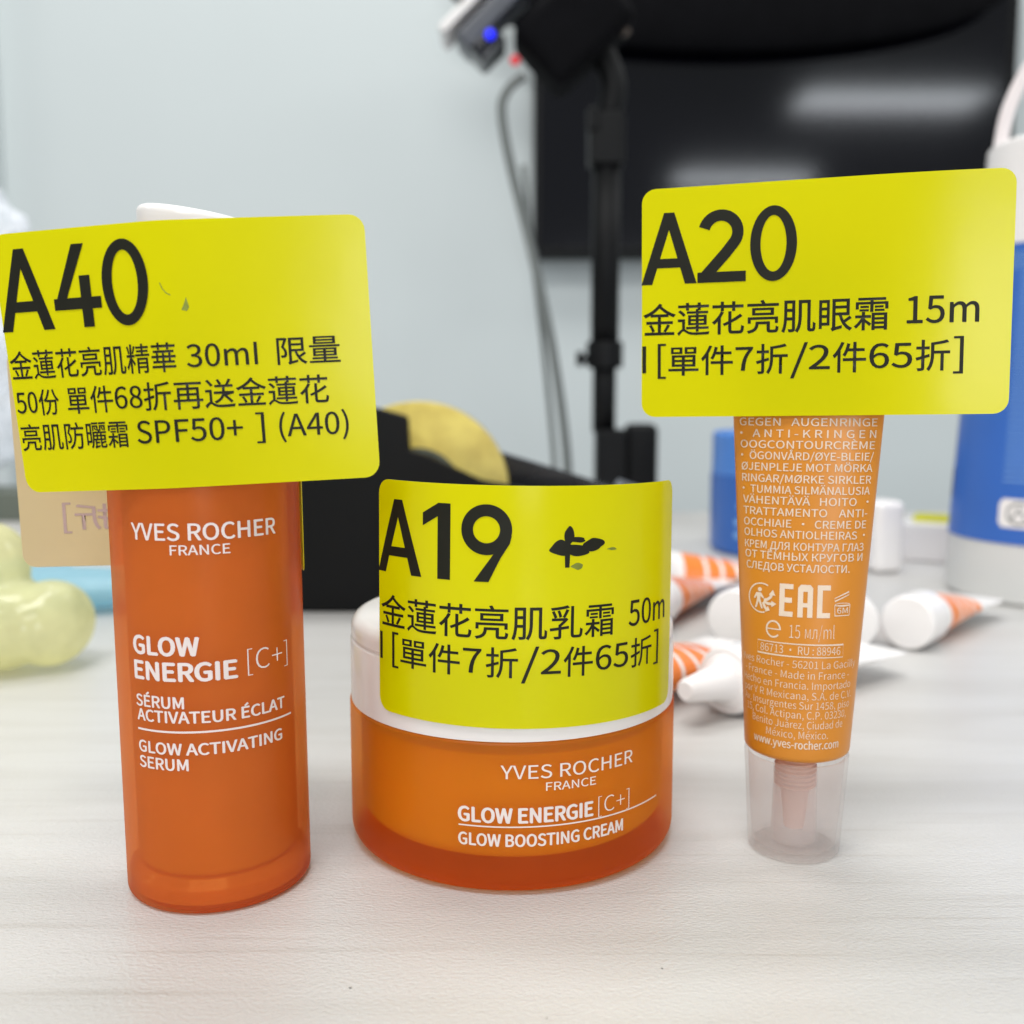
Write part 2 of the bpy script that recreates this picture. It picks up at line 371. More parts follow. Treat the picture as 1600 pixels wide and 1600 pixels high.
text(b, 'SÉRUM', -9.5, -.2, 36.3, 2.0, .032); text(b, 'ACTIVATEUR ÉCLAT', -9.4, 17.9, 33.75, 2.0, .032)
poly2d(b, [(-9.5, 31.95), (19.7, 31.95), (19.7, 32.3), (-9.5, 32.3)])
text(b, 'GLOW ACTIVATING', -9.4, 17.0, 28.1, 2.0, .032); text(b, 'SERUM', -9.4, .1, 25.3, 2.0, .032)
for v in b.verts: v.co.y += .75 * max(0, 66 - v.co.y) / 40
link('lettering', lay(b, cyl(RB), .06, 1.2), 'print', bt, False)
def plate(r, a_l, a_r, cz, rot, curl=0.0):
    """label stuck to a round front: wraps it between a_l and a_r (degrees), stands off straight beyond; origin at the label's middle"""
    cr, sr = math.cos(R(rot)), math.sin(R(rot)); sl, sr_ = R(a_l) * r, R(a_r) * r
    def P(u, v):
        s = u * cr - v * sr; z = cz + u * sr + v * cr
        a = max(min(s, sr_), sl); p = Vector((r * math.sin(a / r), -r * math.cos(a / r), z)); ex = s - a
        p += Vector((math.cos(a / r), math.sin(a / r), 0)) * ex
        p.y += curl * ex * ex
        return p
    return P
_pa = plate(RB, -11, 5, 95.4, 2.3, .0008)
PA = lambda u, v: _pa(u * .945 + 1.75 - v * .055 * max(0, -u) / 32, v)
st = sticker(bt, PA, 65, 42.6); st['label'] = 'yellow A40 label on the bottle front'
b = bmesh.new()
big_code(b, 'A40', -32.4, 5.4, 13.3)
text(b, '金蓮花亮肌精華', -32.2, -.6, -2.5, 4.7, .006, True); text(b, '30mI', 1.2, 13.0, -1.9, 3.55, .008); text(b, '限量', 16.3, 27.0, -2.2, 4.5, .006, True)
text(b, '50', -32.0, -27.8, -8.0, 3.4, .008); text(b, '份', -27.5, -23.4, -8.5, 4.3, .006, True); text(b, '單件', -21.8, -12.8, -8.5, 4.4, .006, True); text(b, '68', -12.4, -7.2, -8.0, 3.5, .008); text(b, '折再送金蓮花', -6.9, 24.6, -8.6, 4.6, .006, True)
text(b, '亮肌防曬霜', -32.0, -10.6, -14.3, 4.4, .006, True); text(b, 'SPF50+', -8.8, 9.6, -13.8, 3.6, .008); text(b, ']', 11.9, 13.3, -13.8, 3.8, .006); text(b, '(A40)', 15.8, 27.6, -13.8, 3.6, .006)
link('label_lettering', lay(b, PA, .35, 1.6), 'ink', st, False)
b = bmesh.new(); poly2d(b, [(1.0, 7.2), (1.9, 7.0), (2.3, 7.6), (1.9, 9.2), (1.5, 8.2)]); ribbon(b, [(-2.2, 11.6), (-1.8, 10.6), (-1.2, 9.9), (-.6, 9.6)], .16)
link('smudge', lay(b, PA, .33, 2), 'green_smudge', st, False)
# second label stuck to the rear of the same bottle, its adhesive back seen past the left side
def PBk(u, v):
    # seen from behind: u runs towards the left of the picture
    cr, sr = math.cos(R(-1.0)), math.sin(R(-1.0)); s = u * cr - v * sr; z = 77.4 + u * sr + v * cr
    a = max(min(s, 0), -24); th = a / (RB + .2)
    p = Vector((-(RB + .2) * math.sin(th), (RB + .2) * math.cos(th), z)); ex = s - a
    return p + Vector((-math.cos(th), -math.sin(th), 0)) * ex
PBk_off = lambda u, v: PBk(u + 9.6, v)
st2 = sticker(bt, PBk_off, 65, 42.6, name='rear_sticker'); st2['label'] = 'rear yellow label showing its beige adhesive back'
b = bmesh.new(); text(b, '65折', 6.0, 21.6, -14.0, 5.0, .008, True); text(b, ']', 22.3, 23.9, -13.6, 4.6, .008)
lay(b, PBk_off, .08, 2); bmesh.ops.reverse_faces(b, faces=b.faces)
link('label_lettering', b, 'showthrough', st2, False)

# ------------------------------------------------------------------ cream jar
jr = thing('cream_jar', (0, 206.6, 0), 0, 'low frosted orange cream jar with white lid and the yellow A19 label', 'jar')
RJ = 33.2
prof = [(0, .5), (26, .5), (28.0, 0)] + arc(RJ - 3.4, 3.4, 3.4, -82, 0, 8) + [(RJ, 15), (RJ, 27.9)] + arc(RJ - .5, 27.9, .5, 0, 90, 3) + [(RJ - 3.0, 28.4)]
link('glass_body', lathe(prof), 'jar_glass', jr, True, 40)
link('cream', lathe([(0, 5.4)] + arc(RJ - 5.4, 8.6, 3.2, -88, 0, 8) + [(RJ - 2.2, 25.6), (0, 25.6)]), 'cream', jr, True, 40)
prof = [(29.4, 28.55), (RJ - .3, 28.55), (RJ - .25, 30), (RJ - .3, 40.6), (RJ - .5, 41.0), (RJ - .9, 41.2), (RJ - .9, 41.5), (RJ - .45, 41.8), (RJ - .5, 43.0)] + arc(RJ - 2.9, 43.2, 2.4, 0, 88, 8) + [(0, 45.75)]
link('lid', lathe(prof), 'lid', jr, True, 40)
b = bmesh.new()
text(b, 'YVES ROCHER', -2.0, 24.2, 22.0, 2.45, .004); text(b, 'FRANCE', 6.05, 15.6, 19.65, 1.5, .008)
text(b, 'GLOW ENERGIE', -9.65, 15.0, 13.9, 2.65, .042); text(b, '[C+]', 16.2, 23.5, 14.0, 3.0, -.014)
poly2d(b, [(-9.65, 13.0), (32.4, 13.0), (32.4, 13.25), (-9.65, 13.25)])
text(b, 'GLOW BOOSTING CREAM', -9.65, 21.85, 9.55, 2.2, .032)
link('lettering', lay(b, cyl(RJ), .06, 1.5), 'print', jr, False)
RL = RJ - .1
def PJ(u, v):
    cr, sr = math.cos(R(-.9)), math.sin(R(-.9)); s = u * cr - v * sr; z = 52.4 + u * sr + v * cr
    a = s / (RL + .1) + R(9.3); k = max(0, z - 46) / 27.0
    r = RL + .1
    return Vector((r * math.sin(a), -r * math.cos(a), z)) + Vector((0, 1, 0)) * (k * .6)
st = sticker(jr, PJ, 64.5, 42.6, lift=.1); st['label'] = 'yellow A19 label wrapped round the lid and standing above it'
b = bmesh.new()
big_code(b, 'A19', -32.1, 4.6, 13.3)
text(b, '金蓮花亮肌乳霜', -31.6, 13.6, -5.4, 5.9, .006, True); text(b, '50m', 17.2, 28.8, -4.4, 4.6, .008)
text(b, 'I', -31.9, -31.3, -11.6, 5.0, .008); text(b, '[', -28.6, -27.1, -11.6, 5.0, .006); text(b, '單件', -26.6, -14.4, -12.2, 5.4, .006, True); text(b, '7', -13.8, -10.6, -11.5, 4.3, .008); text(b, '折', -9.8, -4.2, -12.2, 5.4, .006, True)
text(b, '/', -3.6, -.6, -11.9, 4.9, .006); text(b, '2', -.2, 3.3, -11.5, 4.3, .008); text(b, '件', 3.8, 9.4, -12.2, 5.4, .006, True); text(b, '65', 10.0, 17.2, -11.5, 4.3, .008); text(b, '折', 17.9, 24.0, -12.2, 5.4, .006, True); text(b, ']', 24.8, 26.4, -11.6, 5.0, .006)
link('label_lettering', lay(b, PJ, .28, 1.5), 'ink', st, False)
b = bmesh.new()
rs = random.Random(3)
def blot(cx, cy, a, c, lift, rough=.16):
    ph = [rs.uniform(0, 6.3) for _ in range(3)]
    poly2d(b, [(cx + a * (1 + rough * (math.sin(2 * t + ph[0]) + .6 * math.sin(3 * t + ph[1]) + .4 * math.sin(5 * t + ph[2]))) * math.cos(t), cy + c * (1 + rough * (math.sin(2 * t + ph[1]) + .6 * math.sin(3 * t + ph[2]))) * math.sin(t)) for t in [2 * math.pi * k / 40 for k in range(40)]], lift)
blot(3.3, 9.5, 1.8, 1.1, 0); blot(5.6, 9.2, 2.3, .75, .012); blot(8.5, 9.9, 1.9, .85, .024); blot(4.3, 11.3, .75, 1.35, .036, .1); blot(5.6, 10.7, 1.5, .4, .048)
poly2d(b, [(3.7, 6.7), (4.4, 6.7), (4.5, 9.0), (3.6, 9.0)], .06)
for v in b.verts: v.co.x = 5.5 + (v.co.x - 5.3) * 1.12; v.co.y = 10.6 + (v.co.y - 9.6) * 1.2
o_ = lay(b, PJ, .28, 1.5); link('smudge', o_, 'ink', st, False)
b = bmesh.new(); blot(6.0, 7.3, 1.0, .55, 0); blot(12.9, 10.0, 1.0, .22, .01)
link('smudge', lay(b, PJ, .26, 1.5), 'green_smudge', st, False)

# ------------------------------------------------------------------ eye cream tube standing on its cap
tt = thing('cream_tube', (55.9, 194.5, 0), -15, 'upright orange squeeze tube standing on its clear cap with the yellow A20 label', 'tube')
Z0, Z1 = 21.5, 119.0
def ab(z):
    t = min(1, max(0, (z - Z0) / (Z1 - Z0))); return 10.0 + 5.7 * t, 10.0 * (1 - t) ** .9 + .55 * (1 - (1 - t) ** .9)
def ell(a, bb, n): return [(a * math.sin(2 * math.pi * k / n), -bb * math.cos(2 * math.pi * k / n)) for k in range(n)]
b = bmesh.new(); rings = []; NZ = 128
for r_, z in [(.0, 20.2), (6, 20.2), (8.9, 20.3), (9.5, 20.6), (9.9, 21.0)]: rings.append([b.verts.new((x, y, z)) for x, y in ell(max(r_, .01), max(r_, .01), NZ)])
for i in range(41):
    z = Z0 + (Z1 - 4 - Z0) * i / 40; a_, b_ = ab(z); rings.append([b.verts.new((x, y, z)) for x, y in ell(a_, b_, NZ)])
a_, _ = ab(Z1)
for z in (Z1 - 3, Z1 + 3): rings.append([b.verts.new((x, y, z)) for x, y in ell(a_, .5, NZ)])
for q, p in zip(rings, rings[1:]):
    for k in range(NZ): j = (k + 1) % NZ; b.faces.new((q[k], q[j], p[j], p[k]))
b.faces.new(rings[-1])
link('tube_body', b, 'tube', tt, True, 40)
_cache = {}
def PT(u, v):
    key = round(v, 3)
    if key not in _cache:
        a_, b_ = ab(v); pts = [(a_ * math.sin(R(d)), -b_ * math.cos(R(d))) for d in range(-110, 111, 1)]
        L = [0.0]
        for p, q in zip(pts, pts[1:]): L.append(L[-1] + math.hypot(q[0] - p[0], q[1] - p[1]))
        mid = L[110]; _cache[key] = (pts, [x - mid for x in L])
    pts, L = _cache[key]
    import bisect
    i = min(max(bisect.bisect_left(L, u), 1), len(L) - 1); t = (u - L[i - 1]) / (L[i] - L[i - 1])
    return Vector((pts[i - 1][0] + t * (pts[i][0] - pts[i - 1][0]), pts[i - 1][1] + t * (pts[i][1] - pts[i - 1][1]), v))
def art(name, build, mat, parent, P, off=.06, step=1.0):
    q = bmesh.new(); build(q); return link(name, lay(q, P, off, step), mat, parent, False)
def block(q):
    rows = [('AUGENPFLEGE', 85.6), ('GEGEN   AUGENRINGE', 83.35), ('·  A N T I - K R I N G E N', 81.2), ('OOGCONTOURCRÈME', 79.15), ('· ÖGONVÅRD/ØYE-BLEIE/', 77.05), ('ØJENPLEJE MOT MÖRKA', 74.95), ('RINGAR/MØRKE SIRKLER', 72.8), ('· TUMMIA SILMÄNALUSIA', 70.75), ('VÄHENTÄVÄ   HOITO  ·', 68.7),
            ('TRATTAMENTO    ANTI-', 66.6), ('OCCHIAIE  •  CREME DE', 64.5), ('OLHOS ANTIOLHEIRAS ·', 62.5), ('КРЕМ ДЛЯ КОНТУРА ГЛАЗ', 60.3), ('ОТ ТЁМНЫХ КРУГОВ И', 58.4)]
    for s, z in rows:
        k = (z - 55) / 30; w0 = 11.1 + 1.75 * k
        text(q, s, -w0, w0, z, 1.42, .010)
    text(q, 'СЛЕДОВ УСТАЛОСТИ.', -11.0, 8.6, 56.3, 1.42, .012)
art('lettering', block, 'tubeprint', tt, PT)
def triman(q):
    cx, cy = -7.6, 50.9
    ribbon(q, circ(cx, cy, 2.75, 2.75, 62, 285, 34), .26)
    poly2d(q, circ(cx - .35, cy + 1.55, .42, .42, n=16), .01)
    poly2d(q, [(cx - 1.1, cy + .95), (cx - .1, cy + 1.0), (cx + .55, cy + .1), (cx + .35, cy - .1), (cx - .2, cy + .3), (cx - .2, cy - .3), (cx + .35, cy - 2.0), (cx + .0, cy - 2.05), (cx - .55, cy - .7), (cx - 1.0, cy - 2.0), (cx - 1.35, cy - 1.95), (cx - .9, cy - .3), (cx - .95, cy + .3), (cx - 1.4, cy - .3), (cx - 1.6, cy - .1)], .02)
    ribbon(q, [(cx + .5, cy - .3), (cx + 1.2, cy - .2), (cx + 1.8, cy + .3), (cx + 2.1, cy + .9)], .5, lift=.01); poly2d(q, [(cx + 1.5, cy + .75), (cx + 2.75, cy + .65), (cx + 2.25, cy + 1.75)], .03)
    ribbon(q, [(cx + .5, cy - .55), (cx + 1.3, cy - .95), (cx + 2.2, cy - .95)], .5, lift=.015); poly2d(q, [(cx + 2.0, cy - .35), (cx + 2.05, cy - 1.55), (cx + 3.0, cy - .85)], .03)
    ribbon(q, [(cx + .35, cy - .8), (cx + .75, cy - 1.7), (cx + 1.15, cy - 2.1)], .5, lift=.02); poly2d(q, [(cx + .75, cy - 2.55), (cx + 1.75, cy - 2.2), (cx + 1.35, cy - 1.35)], .03)
art('recycling_mark', triman, 'tubeprint', tt, PT)
def eac(q):
    y, h, t = 47.9, 6.1, .95
    def rr(x0, x1, y0, y1, l): poly2d(q, [(x0, y0), (x1, y0), (x1, y1), (x0, y1)], l)
    x = -4.1
    rr(x, x + t, y, y + h, 0); rr(x + t, x + 2.5, y, y + t, 0); rr(x + t, x + 2.3, y + 2.6, y + 2.6 + t, 0); rr(x + t, x + 2.5, y + h - t, y + h, 0)
    x = -.75; rr(x, x + t, y, y + h - .6, 0); rr(x + 1.75, x + 1.75 + t, y, y + h - .6, 0); rr(x + t, x + 1.75, y + 1.9, y + 1.9 + .8, 0); poly2d(q, [(x, y + h - .6), (x + 2.7, y + h - .6), (x + 2.2, y + h), (x + .5, y + h)], .01); rr(x + t, x + 1.75, y + h - 1.3, y + h - .6, .0)
    x = 2.75; rr(x, x + t, y, y + h, 0); rr(x + t, x + 2.4, y, y + t, 0); rr(x + t, x + 2.4, y + h - t, y + h, 0)
art('conformity_mark', eac, 'tubeprint', tt, PT)
def sixm(q):
    ribbon(q, [(6.1, 48.3), (9.0, 48.3), (9.1, 50.2), (6.0, 50.2)], .14, True); ribbon(q, circ(7.55, 50.35, 1.5, .3, n=24), .12, True, .01)
    ribbon(q, [(6.0, 51.0), (8.8, 52.2), (8.75, 52.75), (5.95, 51.55)], .14, True); text(q, '6M', 6.5, 8.65, 48.75, 1.05, .004)
art('open_jar_mark', sixm, 'tubeprint', tt, PT)
def qty(q):
    ribbon(q, circ(-5.1, 45.3, 1.3, 1.5, 0, 318, 30), .32); poly2d(q, [(-6.35, 45.2), (-3.65, 45.2), (-3.65, 45.42), (-6.35, 45.42)], .01)
    text(q, '15', -2.1, -.15, 43.95, 2.5, -.012); text(q, 'мл/ml', .75, 6.2, 43.95, 2.5, -.014)
    ribbon(q, [(-8.2, 40.5), (8.1, 40.5), (8.1, 42.85), (-8.2, 42.85)], .15, True); text(q, '86713 • RU : 88946', -7.6, 7.5, 40.95, 1.5, -.004)
art('quantity_print', qty, 'tubeprint', tt, PT)
def addr(q):
    for s, a0, a1, z in (('Yves Rocher - 56201 La Gacilly', -12.6, 11.6, 38.4), ('- France - Made in France -', -11.6, 9.9, 36.4), ('Hecho en Francia. Importado', -12.2, 10.5, 34.5), ('por Y R Mexicana, S.A. de C.V.', -12.0, 11.0, 32.55), ('Av. Insurgentes Sur 1458, piso', -12.0, 10.6, 30.75),
                         ('15, Col. Actipan, C.P. 03230,', -11.2, 9.8, 28.95), ('Benito Juárez, Ciudad de', -9.4, 9.0, 27.1), ('México, México.', -6.0, 5.7, 25.2)):
        text(q, s, a0, a1, z, 1.38, -.008)
    text(q, 'www.yves-rocher.com', -9.0, 8.2, 23.3, 1.5, .016)
art('address_print', addr, 'tubeprint', tt, PT)
# clear cap: a hollow shell with a sleeve inside and the nozzle above it
ro, ri = 9.95, 9.25
link('cap', lathe([(0, .9), (7.6, .9), (8.1, 0)] + arc(7.8, 1.0, 1.0, -70, 0, 5) + [(9.2, 8), (ro, 19.7), (ri, 19.7), (8.55, 8), (8.0, 1.8), (0, 1.7)], 96), 'clear', tt, True, 40)
link('cap_sleeve', lathe([(4.5, 1.9), (4.4, 3.0), (4.15, 16.0), (3.75, 16.0), (3.9, 3.0), (3.9, 1.9)], 64), 'sleeve', tt, True, 40)
pr = [(0, 4.2), (1.9, 4.2), (2.0, 4.6), (2.8, 12.4), (3.5, 12.5)]
for k in range(7): z = 12.7 + k * .95; pr += [(3.55, z), (4.05, z + .3), (4.05, z + .45), (3.55, z + .75)]
pr += [(3.6, 20.1), (0, 20.1)]
link('nozzle', lathe(pr, 64), 'nozzle', tt, True, 35)
def PC(u, v):
    cr, sr = math.cos(R(.9)), math.sin(R(.9)); s = u * cr - v * sr; z = 106.6 + u * sr + v * cr
    y = -4.7 + .02 * (z - 86)
    y += .0029 * max(0, s - 7) ** 2
    return Vector((1.4 + s, y, z))
st = sticker(tt, PC, 65, 42.6, lift=.05); st['label'] = 'flat yellow A20 label standing across the tube'
b = bmesh.new()
big_code(b, 'A20', -32.3, 3.6, 13.2)
text(b, '金蓮花亮肌眼霜', -32.2, 11.8, -6.0, 6.0, .008, True); text(b, '15m', 15.0, 27.0, -5.0, 4.7, .010)
text(b, 'I', -32.3, -31.7, -12.9, 5.0, .010); text(b, '[', -29.4, -27.9, -12.9, 5.0, .006); text(b, '單件', -27.4, -15.4, -13.5, 5.5, .008, True); text(b, '7', -14.9, -11.8, -12.8, 4.3, .010); text(b, '折', -11.2, -5.5, -13.5, 5.5, .008, True)
text(b, '/', -5.0, -2.0, -13.2, 4.9, .006); text(b, '2', -1.7, 1.9, -12.8, 4.3, .010); text(b, '件', 2.4, 8.2, -13.5, 5.5, .008, True); text(b, '65', 8.8, 16.0, -12.8, 4.3, .010); text(b, '折', 16.6, 22.4, -13.5, 5.5, .008, True); text(b, ']', 23.0, 24.6, -12.9, 5.0, .006)
link('label_lettering', lay(b, PC, .23, 2), 'ink', st, False)

# ------------------------------------------------------------------ small sample tubes lying behind
GT = 'small sample tubes lying behind the upright tube'
def sample_tube(x, y, rz, nozzle, label, roll=0, z=None):
    root = bpy.data.objects.new('sample_tube', None); COL.objects.link(root); root.empty_display_size = .01
    tag(root, label, 'tube', GT); root.location = (x * S, y * S, (z if z else 10.4) * S); root.rotation_euler = (R(roll), R(2.0), R(rz))
    q = bmesh.new(); rings = []; n = 40; L0, L1 = 20, 84
    spin = lambda a, bb, xx: [q.verts.new((xx, a * math.sin(2 * math.pi * k / n), bb * math.cos(2 * math.pi * k / n))) for k in range(n)]
    for i in range(21):
        t = i / 20; xx = L0 + (L1 - 6 - L0) * t; rings.append(spin(9.4 + 4.9 * t, max(9.4 * (1 - t) ** .85, .6), xx))
    rings.append(spin(14.4, .55, L1))
    for a, c in zip(rings, rings[1:]):
        for k in range(n): j = (k + 1) % n; q.faces.new((a[k], a[j], c[j], c[k]))
    q.faces.new(rings[0][::-1]); q.faces.new(rings[-1]); bmesh.ops.recalc_face_normals(q, faces=q.faces)
    link('tube_body', q, 'striped', root, True, 40)
    RX = Matrix.Rotation(R(90), 4, 'Y')
    if nozzle:
        q = lathe([(0, -9), (2.4, -9), (3.1, -8.3), (4.6, 2), (5.8, 7), (8.0, 8.6)] + arc(8.0, 10.0, 1.6, -80, 0, 5) + [(9.7, 19.8), (0, 19.8)], 48)
    else:
        q = lathe([(0, 0), (8.9, 0)] + arc(9.0, 1.2, 1.2, -90, 0, 5)[1:] + [(10.3, 19.6), (9.0, 19.8), (0, 19.8)], 48)
    bmesh.ops.transform(q, matrix=RX, verts=q.verts)
    link('nozzle_cap' if nozzle else 'cap', q, 'white', root, True, 40)
    return root
sample_tube(52.5, 270, 42, True, 'sample tube with pointed white nozzle beside the white jar lid')
tB = sample_tube(18, 266, 47, False, 'orange sample tube with a white text strip lying behind the pointed white nozzle')
sample_tube(46, 371, 62, False, 'sample tube behind the jar label edge, second row back')
sample_tube(78, 352, 60, False, 'sample tube with round white cap just left of the upright tube')
sample_tube(116, 346, 78, False, 'sample tube whose white cap peeps out just right of the upright tube')
sample_tube(137.0, 348, 51, False, 'sample tube at right with its round white cap facing forward', z=9.7).scale = (.91, .91, .93)
sample_tube(50, 446, 8, False, 'farthest sample tube, lying sideways in front of the blue tub')
# the text strip on tB
def PS(u, v):
    r = 9.5; return Vector((v, r * math.sin(u / r), r * math.cos(u / r)))
b = bmesh.new(); poly2d(b, [(-22, 24), (8, 24), (8, 30), (-22, 30)]); lay(b, PS, .06, 1.5); bmesh.ops.recalc_face_normals(b, faces=b.faces)
so = link('paper_strip', b, 'white', tB, False)
b = bmesh.new()
for k in range(6): text(b, '乳霜肌亮花蓮'[k], -20 + k * 4, -17.4 + k * 4, 25.6, 2.8, .006, True)
link('strip_lettering', lay(b, PS, .12, 1.5), 'ink', so, False)

# ------------------------------------------------------------------ blue tub behind the tube
bj = thing('blue_tub', (155, 575, 0), 0, 'blue plastic tub with a lighter lid standing behind the upright tube', 'tub')
link('tub_body', lathe([(0, 0), (40, 0), (42, 2), (42.3, 43), (0, 43)], 72), 'blue', bj, True, 40)
link('lid', lathe([(0, 43.2), (41.6, 43.2), (41.6, 64)] + arc(39.6, 65, 2, 0, 90, 5) + [(0, 67)], 72), 'blue_lid', bj, True, 40)
b = bmesh.new()
for u0, u1, v0, h in ((-38, -8, 28, 4), (-40, -2, 19, 3.2), (-40, 0, 12, 3.2), (-36, -14, 33.5, 2)):
    ribbon(b, [(u0, v0), ((u0 + u1) / 2, v0 - 1), (u1, v0)], h)
link('printed_bands', lay(b, cyl(42.35), .1, 2), 'pale_blue_print', bj, False)

# ------------------------------------------------------------------ large bottle at the right
lb = thing('large_bottle', (243, 450, 0), -28, 'large bottle with blue label and white loop handle at the right edge', 'bottle')
def rb(z): return 46.5 - 9.0 * z / 194
link('clear_base', lathe([(0, 0), (44, 0), (46, 2), (rb(26), 26), (0, 26)], 96), 'fogged', lb, True, 40)
link('blue_label', lathe([(rb(26) - 1, 26), (rb(26) + .4, 26.02), (rb(150) + .4, 150), (rb(150) - 1, 150)], 96), 'blue_dark', lb, True, 40)
link('white_shoulder', lathe([(0, 150.2), (rb(150), 150.2), (rb(194), 192)] + arc(rb(194) - 2, 192, 2, 0, 90, 4) + [(0, 194)], 96), 'white', lb, True, 40)
def PL(u, v): r = rb(v) + .45; a = R(u); return Vector((r * math.sin(a), -r * math.cos(a), v))
# u is an angle in degrees here, 0 faces the camera
b = bmesh.new(); poly2d(b, [(-105, 57), (-80, 57), (-80, 138), (-105, 138)]); link('white_patch', lay(b, PL, .08, 4, 8), 'white', lb, True)
b = bmesh.new(); poly2d(b, [(-92, 42), (-76, 42), (-76, 55), (-92, 55)]); link('navy_square', lay(b, PL, .08, 4, 8), 'navy', lb, True)
b = bmesh.new()
for k in range(34): ribbon(b, [(-30, 140 - k * 2.65), (12, 140 - k * 2.65)], .55)
for k in range(6): ribbon(b, [(-70 , 146 - k * 1.2), (30, 146 - k * 1.2)], .3)
link('fine_print', lay(b, PL, .08, 4), 'pale_blue_print', lb, False)
b = bmesh.new(); poly2d(b, [(-29, 33), (14, 33), (16, 35), (16, 43), (14, 45), (-29, 45), (-31, 43), (-31, 35)]); pn = link('white_panel', lay(b, PL, .15, 3, 4), 'white', lb, True)
b = bmesh.new(); ribbon(b, circ(-20, 39, 6.2, 4.3, 60, 330, 24), 1.0); ribbon(b, circ(0, 39, 6.2, 4.3, n=24), 1.0, True); ribbon(b, [(-24, 36.5), (-20, 41), (-17, 37)], 1.0, lift=.01)
link('recycling_mark', lay(b, PL, .25, 3), 'cable', pn, False)
b = bmesh.new(); tube(b, [(-33, 2, 190), (-30, 1, 212), (-19, 0, 233), (0, -1, 241), (19, 0, 233), (30, 1, 212), (33, 2, 190)], 2.9, 14, 8, 1.4); h_ = link('loop_handle', b, 'strap', lb)

# ------------------------------------------------------------------ white charger and small carton
ch = thing('plug_adapter', (184, 505, 0), 12, 'white plug adapter standing between the upright tube and the large bottle', 'adapter')
b = bmesh.new(); box(b, -8, 8, -9, 9, 0, 36, 4, 3); link('adapter_body', b, 'white', ch, True, 40)
ct = thing('small_carton', (226, 545, 0), -28, 'low white carton with a yellow strip lying beside the white plug adapter', 'carton')
b = bmesh.new(); box(b, -30, 26, -16, 16, 0, 20, 1.2); link('carton_body', b, 'white', ct, True, 40)
b = bmesh.new(); box(b, -10, 22, -2, 16.2, 20.05, 22.5, .3); link('yellow_strip', b, 'yellow', ct, True, 40)

# ------------------------------------------------------------------ tape dispenser
td = thing('tape_dispenser', (0, 415, 0), 0, 'black desk tape dispenser holding a yellow tape roll behind the serum bottle', 'tape dispenser')
side = [(-150, 0), (52, 0), (55, 6), (55, 38), (50, 42), (34, 46), (-12, 53.8), (-35, 64.5), (-41, 66), (-41.5, 79.5), (-54, 83), (-85, 85), (-120, 76), (-150, 50)]
b = bmesh.new(); prism(b, side, -6, 0, 1.4); link('side_panel', b, 'black', td, True, 40)
side2 = [(-150, 0), (52, 0), (55, 6), (55, 40), (50, 46), (22, 55), (-8, 64), (-60, 68), (-110, 62), (-150, 44)]
b = bmesh.new(); prism(b, side2, 30, 36, 1.4); link('side_panel', b, 'black_gloss', td, True, 40)
b = bmesh.new(); prism(b, [(-148, 1), (51, 1), (54, 7), (54, 30), (30, 30), (10, 10), (-90, 10), (-148, 30)], .1, 29.9, .6); link('weighted_base', b, 'black', td, True, 40)
b = bmesh.new(); prism(b, [(44, 49), (58, 45), (59, 47.5), (46, 52)], 3, 27, .3); link('cutter', b, 'grey', td, False)
q = lathe([(19, -11), (37.5, -11), (37.8, -10.6), (37.8, 10.6), (37.5, 11), (19, 11), (19, -11)], 96); bmesh.ops.transform(q, matrix=Matrix.Translation((-39, 15, 47.5)) @ Matrix.Rotation(R(90), 4, 'X'), verts=q.verts)
roll = tag(link('tape_roll', q, 'tape', None, True, 40), 'roll of yellowish clear tape sitting in the black dispenser', 'tape roll'); roll.location = (0, .415, 0)
q = lathe([(17, -10.8), (18.9, -10.8), (18.9, 10.8), (17, 10.8), (17, -10.8)], 48); bmesh.ops.transform(q, matrix=Matrix.Translation((-39, 15, 47.5)) @ Matrix.Rotation(R(90), 4, 'X'), verts=q.verts)
link('core', q, 'olive', roll, True, 40)

# ------------------------------------------------------------------ clamp stand with device head
ls = thing('clamp_stand', (66, 738, 0), 0, 'black pole stand clamped to the table edge with a device head and cable', 'stand')
b = bmesh.new(); box(b, -6, 16, -14, 14, 0, 62, 2.5, 3); box(b, 15, 38, -12, 12, 0, 66, 5, 3); box(b, -6, 36, -20, 12, 0, 9, 1.5); link('desk_clamp', b, 'black', ls, True, 40)
b = bmesh.new(); tube(b, [(0, 0, 60), (0, 0, 120)], 8.4, 20, 2); link('lower_pole', b, 'black', ls)
b = bmesh.new(); tube(b, [(0, 0, 118), (0, 0, 246)], 10, 20, 2); link('upper_pole', b, 'black', ls)
b = lathe([(8.6, 105), (13, 106), (13, 122), (12.5, 124), (8.6, 124)], 32); link('collar', b, 'black', ls, True, 40)
b = bmesh.new(); tube(b, [(-10, 0, 112), (-15, 0, 112)], 2.6, 12, 2); tube(b, [(-15, 0, 112), (-20, 0, 112)], 5.2, 16, 2); link('knob', b, 'black', ls, True, 40)
b = bmesh.new(); box(b, -13, 12, -12, 12, 244, 280, 3); box(b, -14.5, -6, -14, -4, 266, 282, 2); link('clamp_collar', b, 'black', ls, True, 40)
b = bmesh.new(); tube(b, [(1, 0, 279), (4, 0, 300), (-4, 2, 322)], 9, 18, 6); link('swivel_arm', b, 'black', ls)
hd = link('device_head', (lambda q: (box(q, -36, 36, -24, 24, -26, 26, 9, 4), bmesh.ops.transform(q, matrix=Matrix.Translation((-24, 0, 335)) @ Matrix.Rotation(R(-42), 4, 'Y'), verts=q.verts), q)[-1])(bmesh.new()), 'cloth', ls, True, 50)
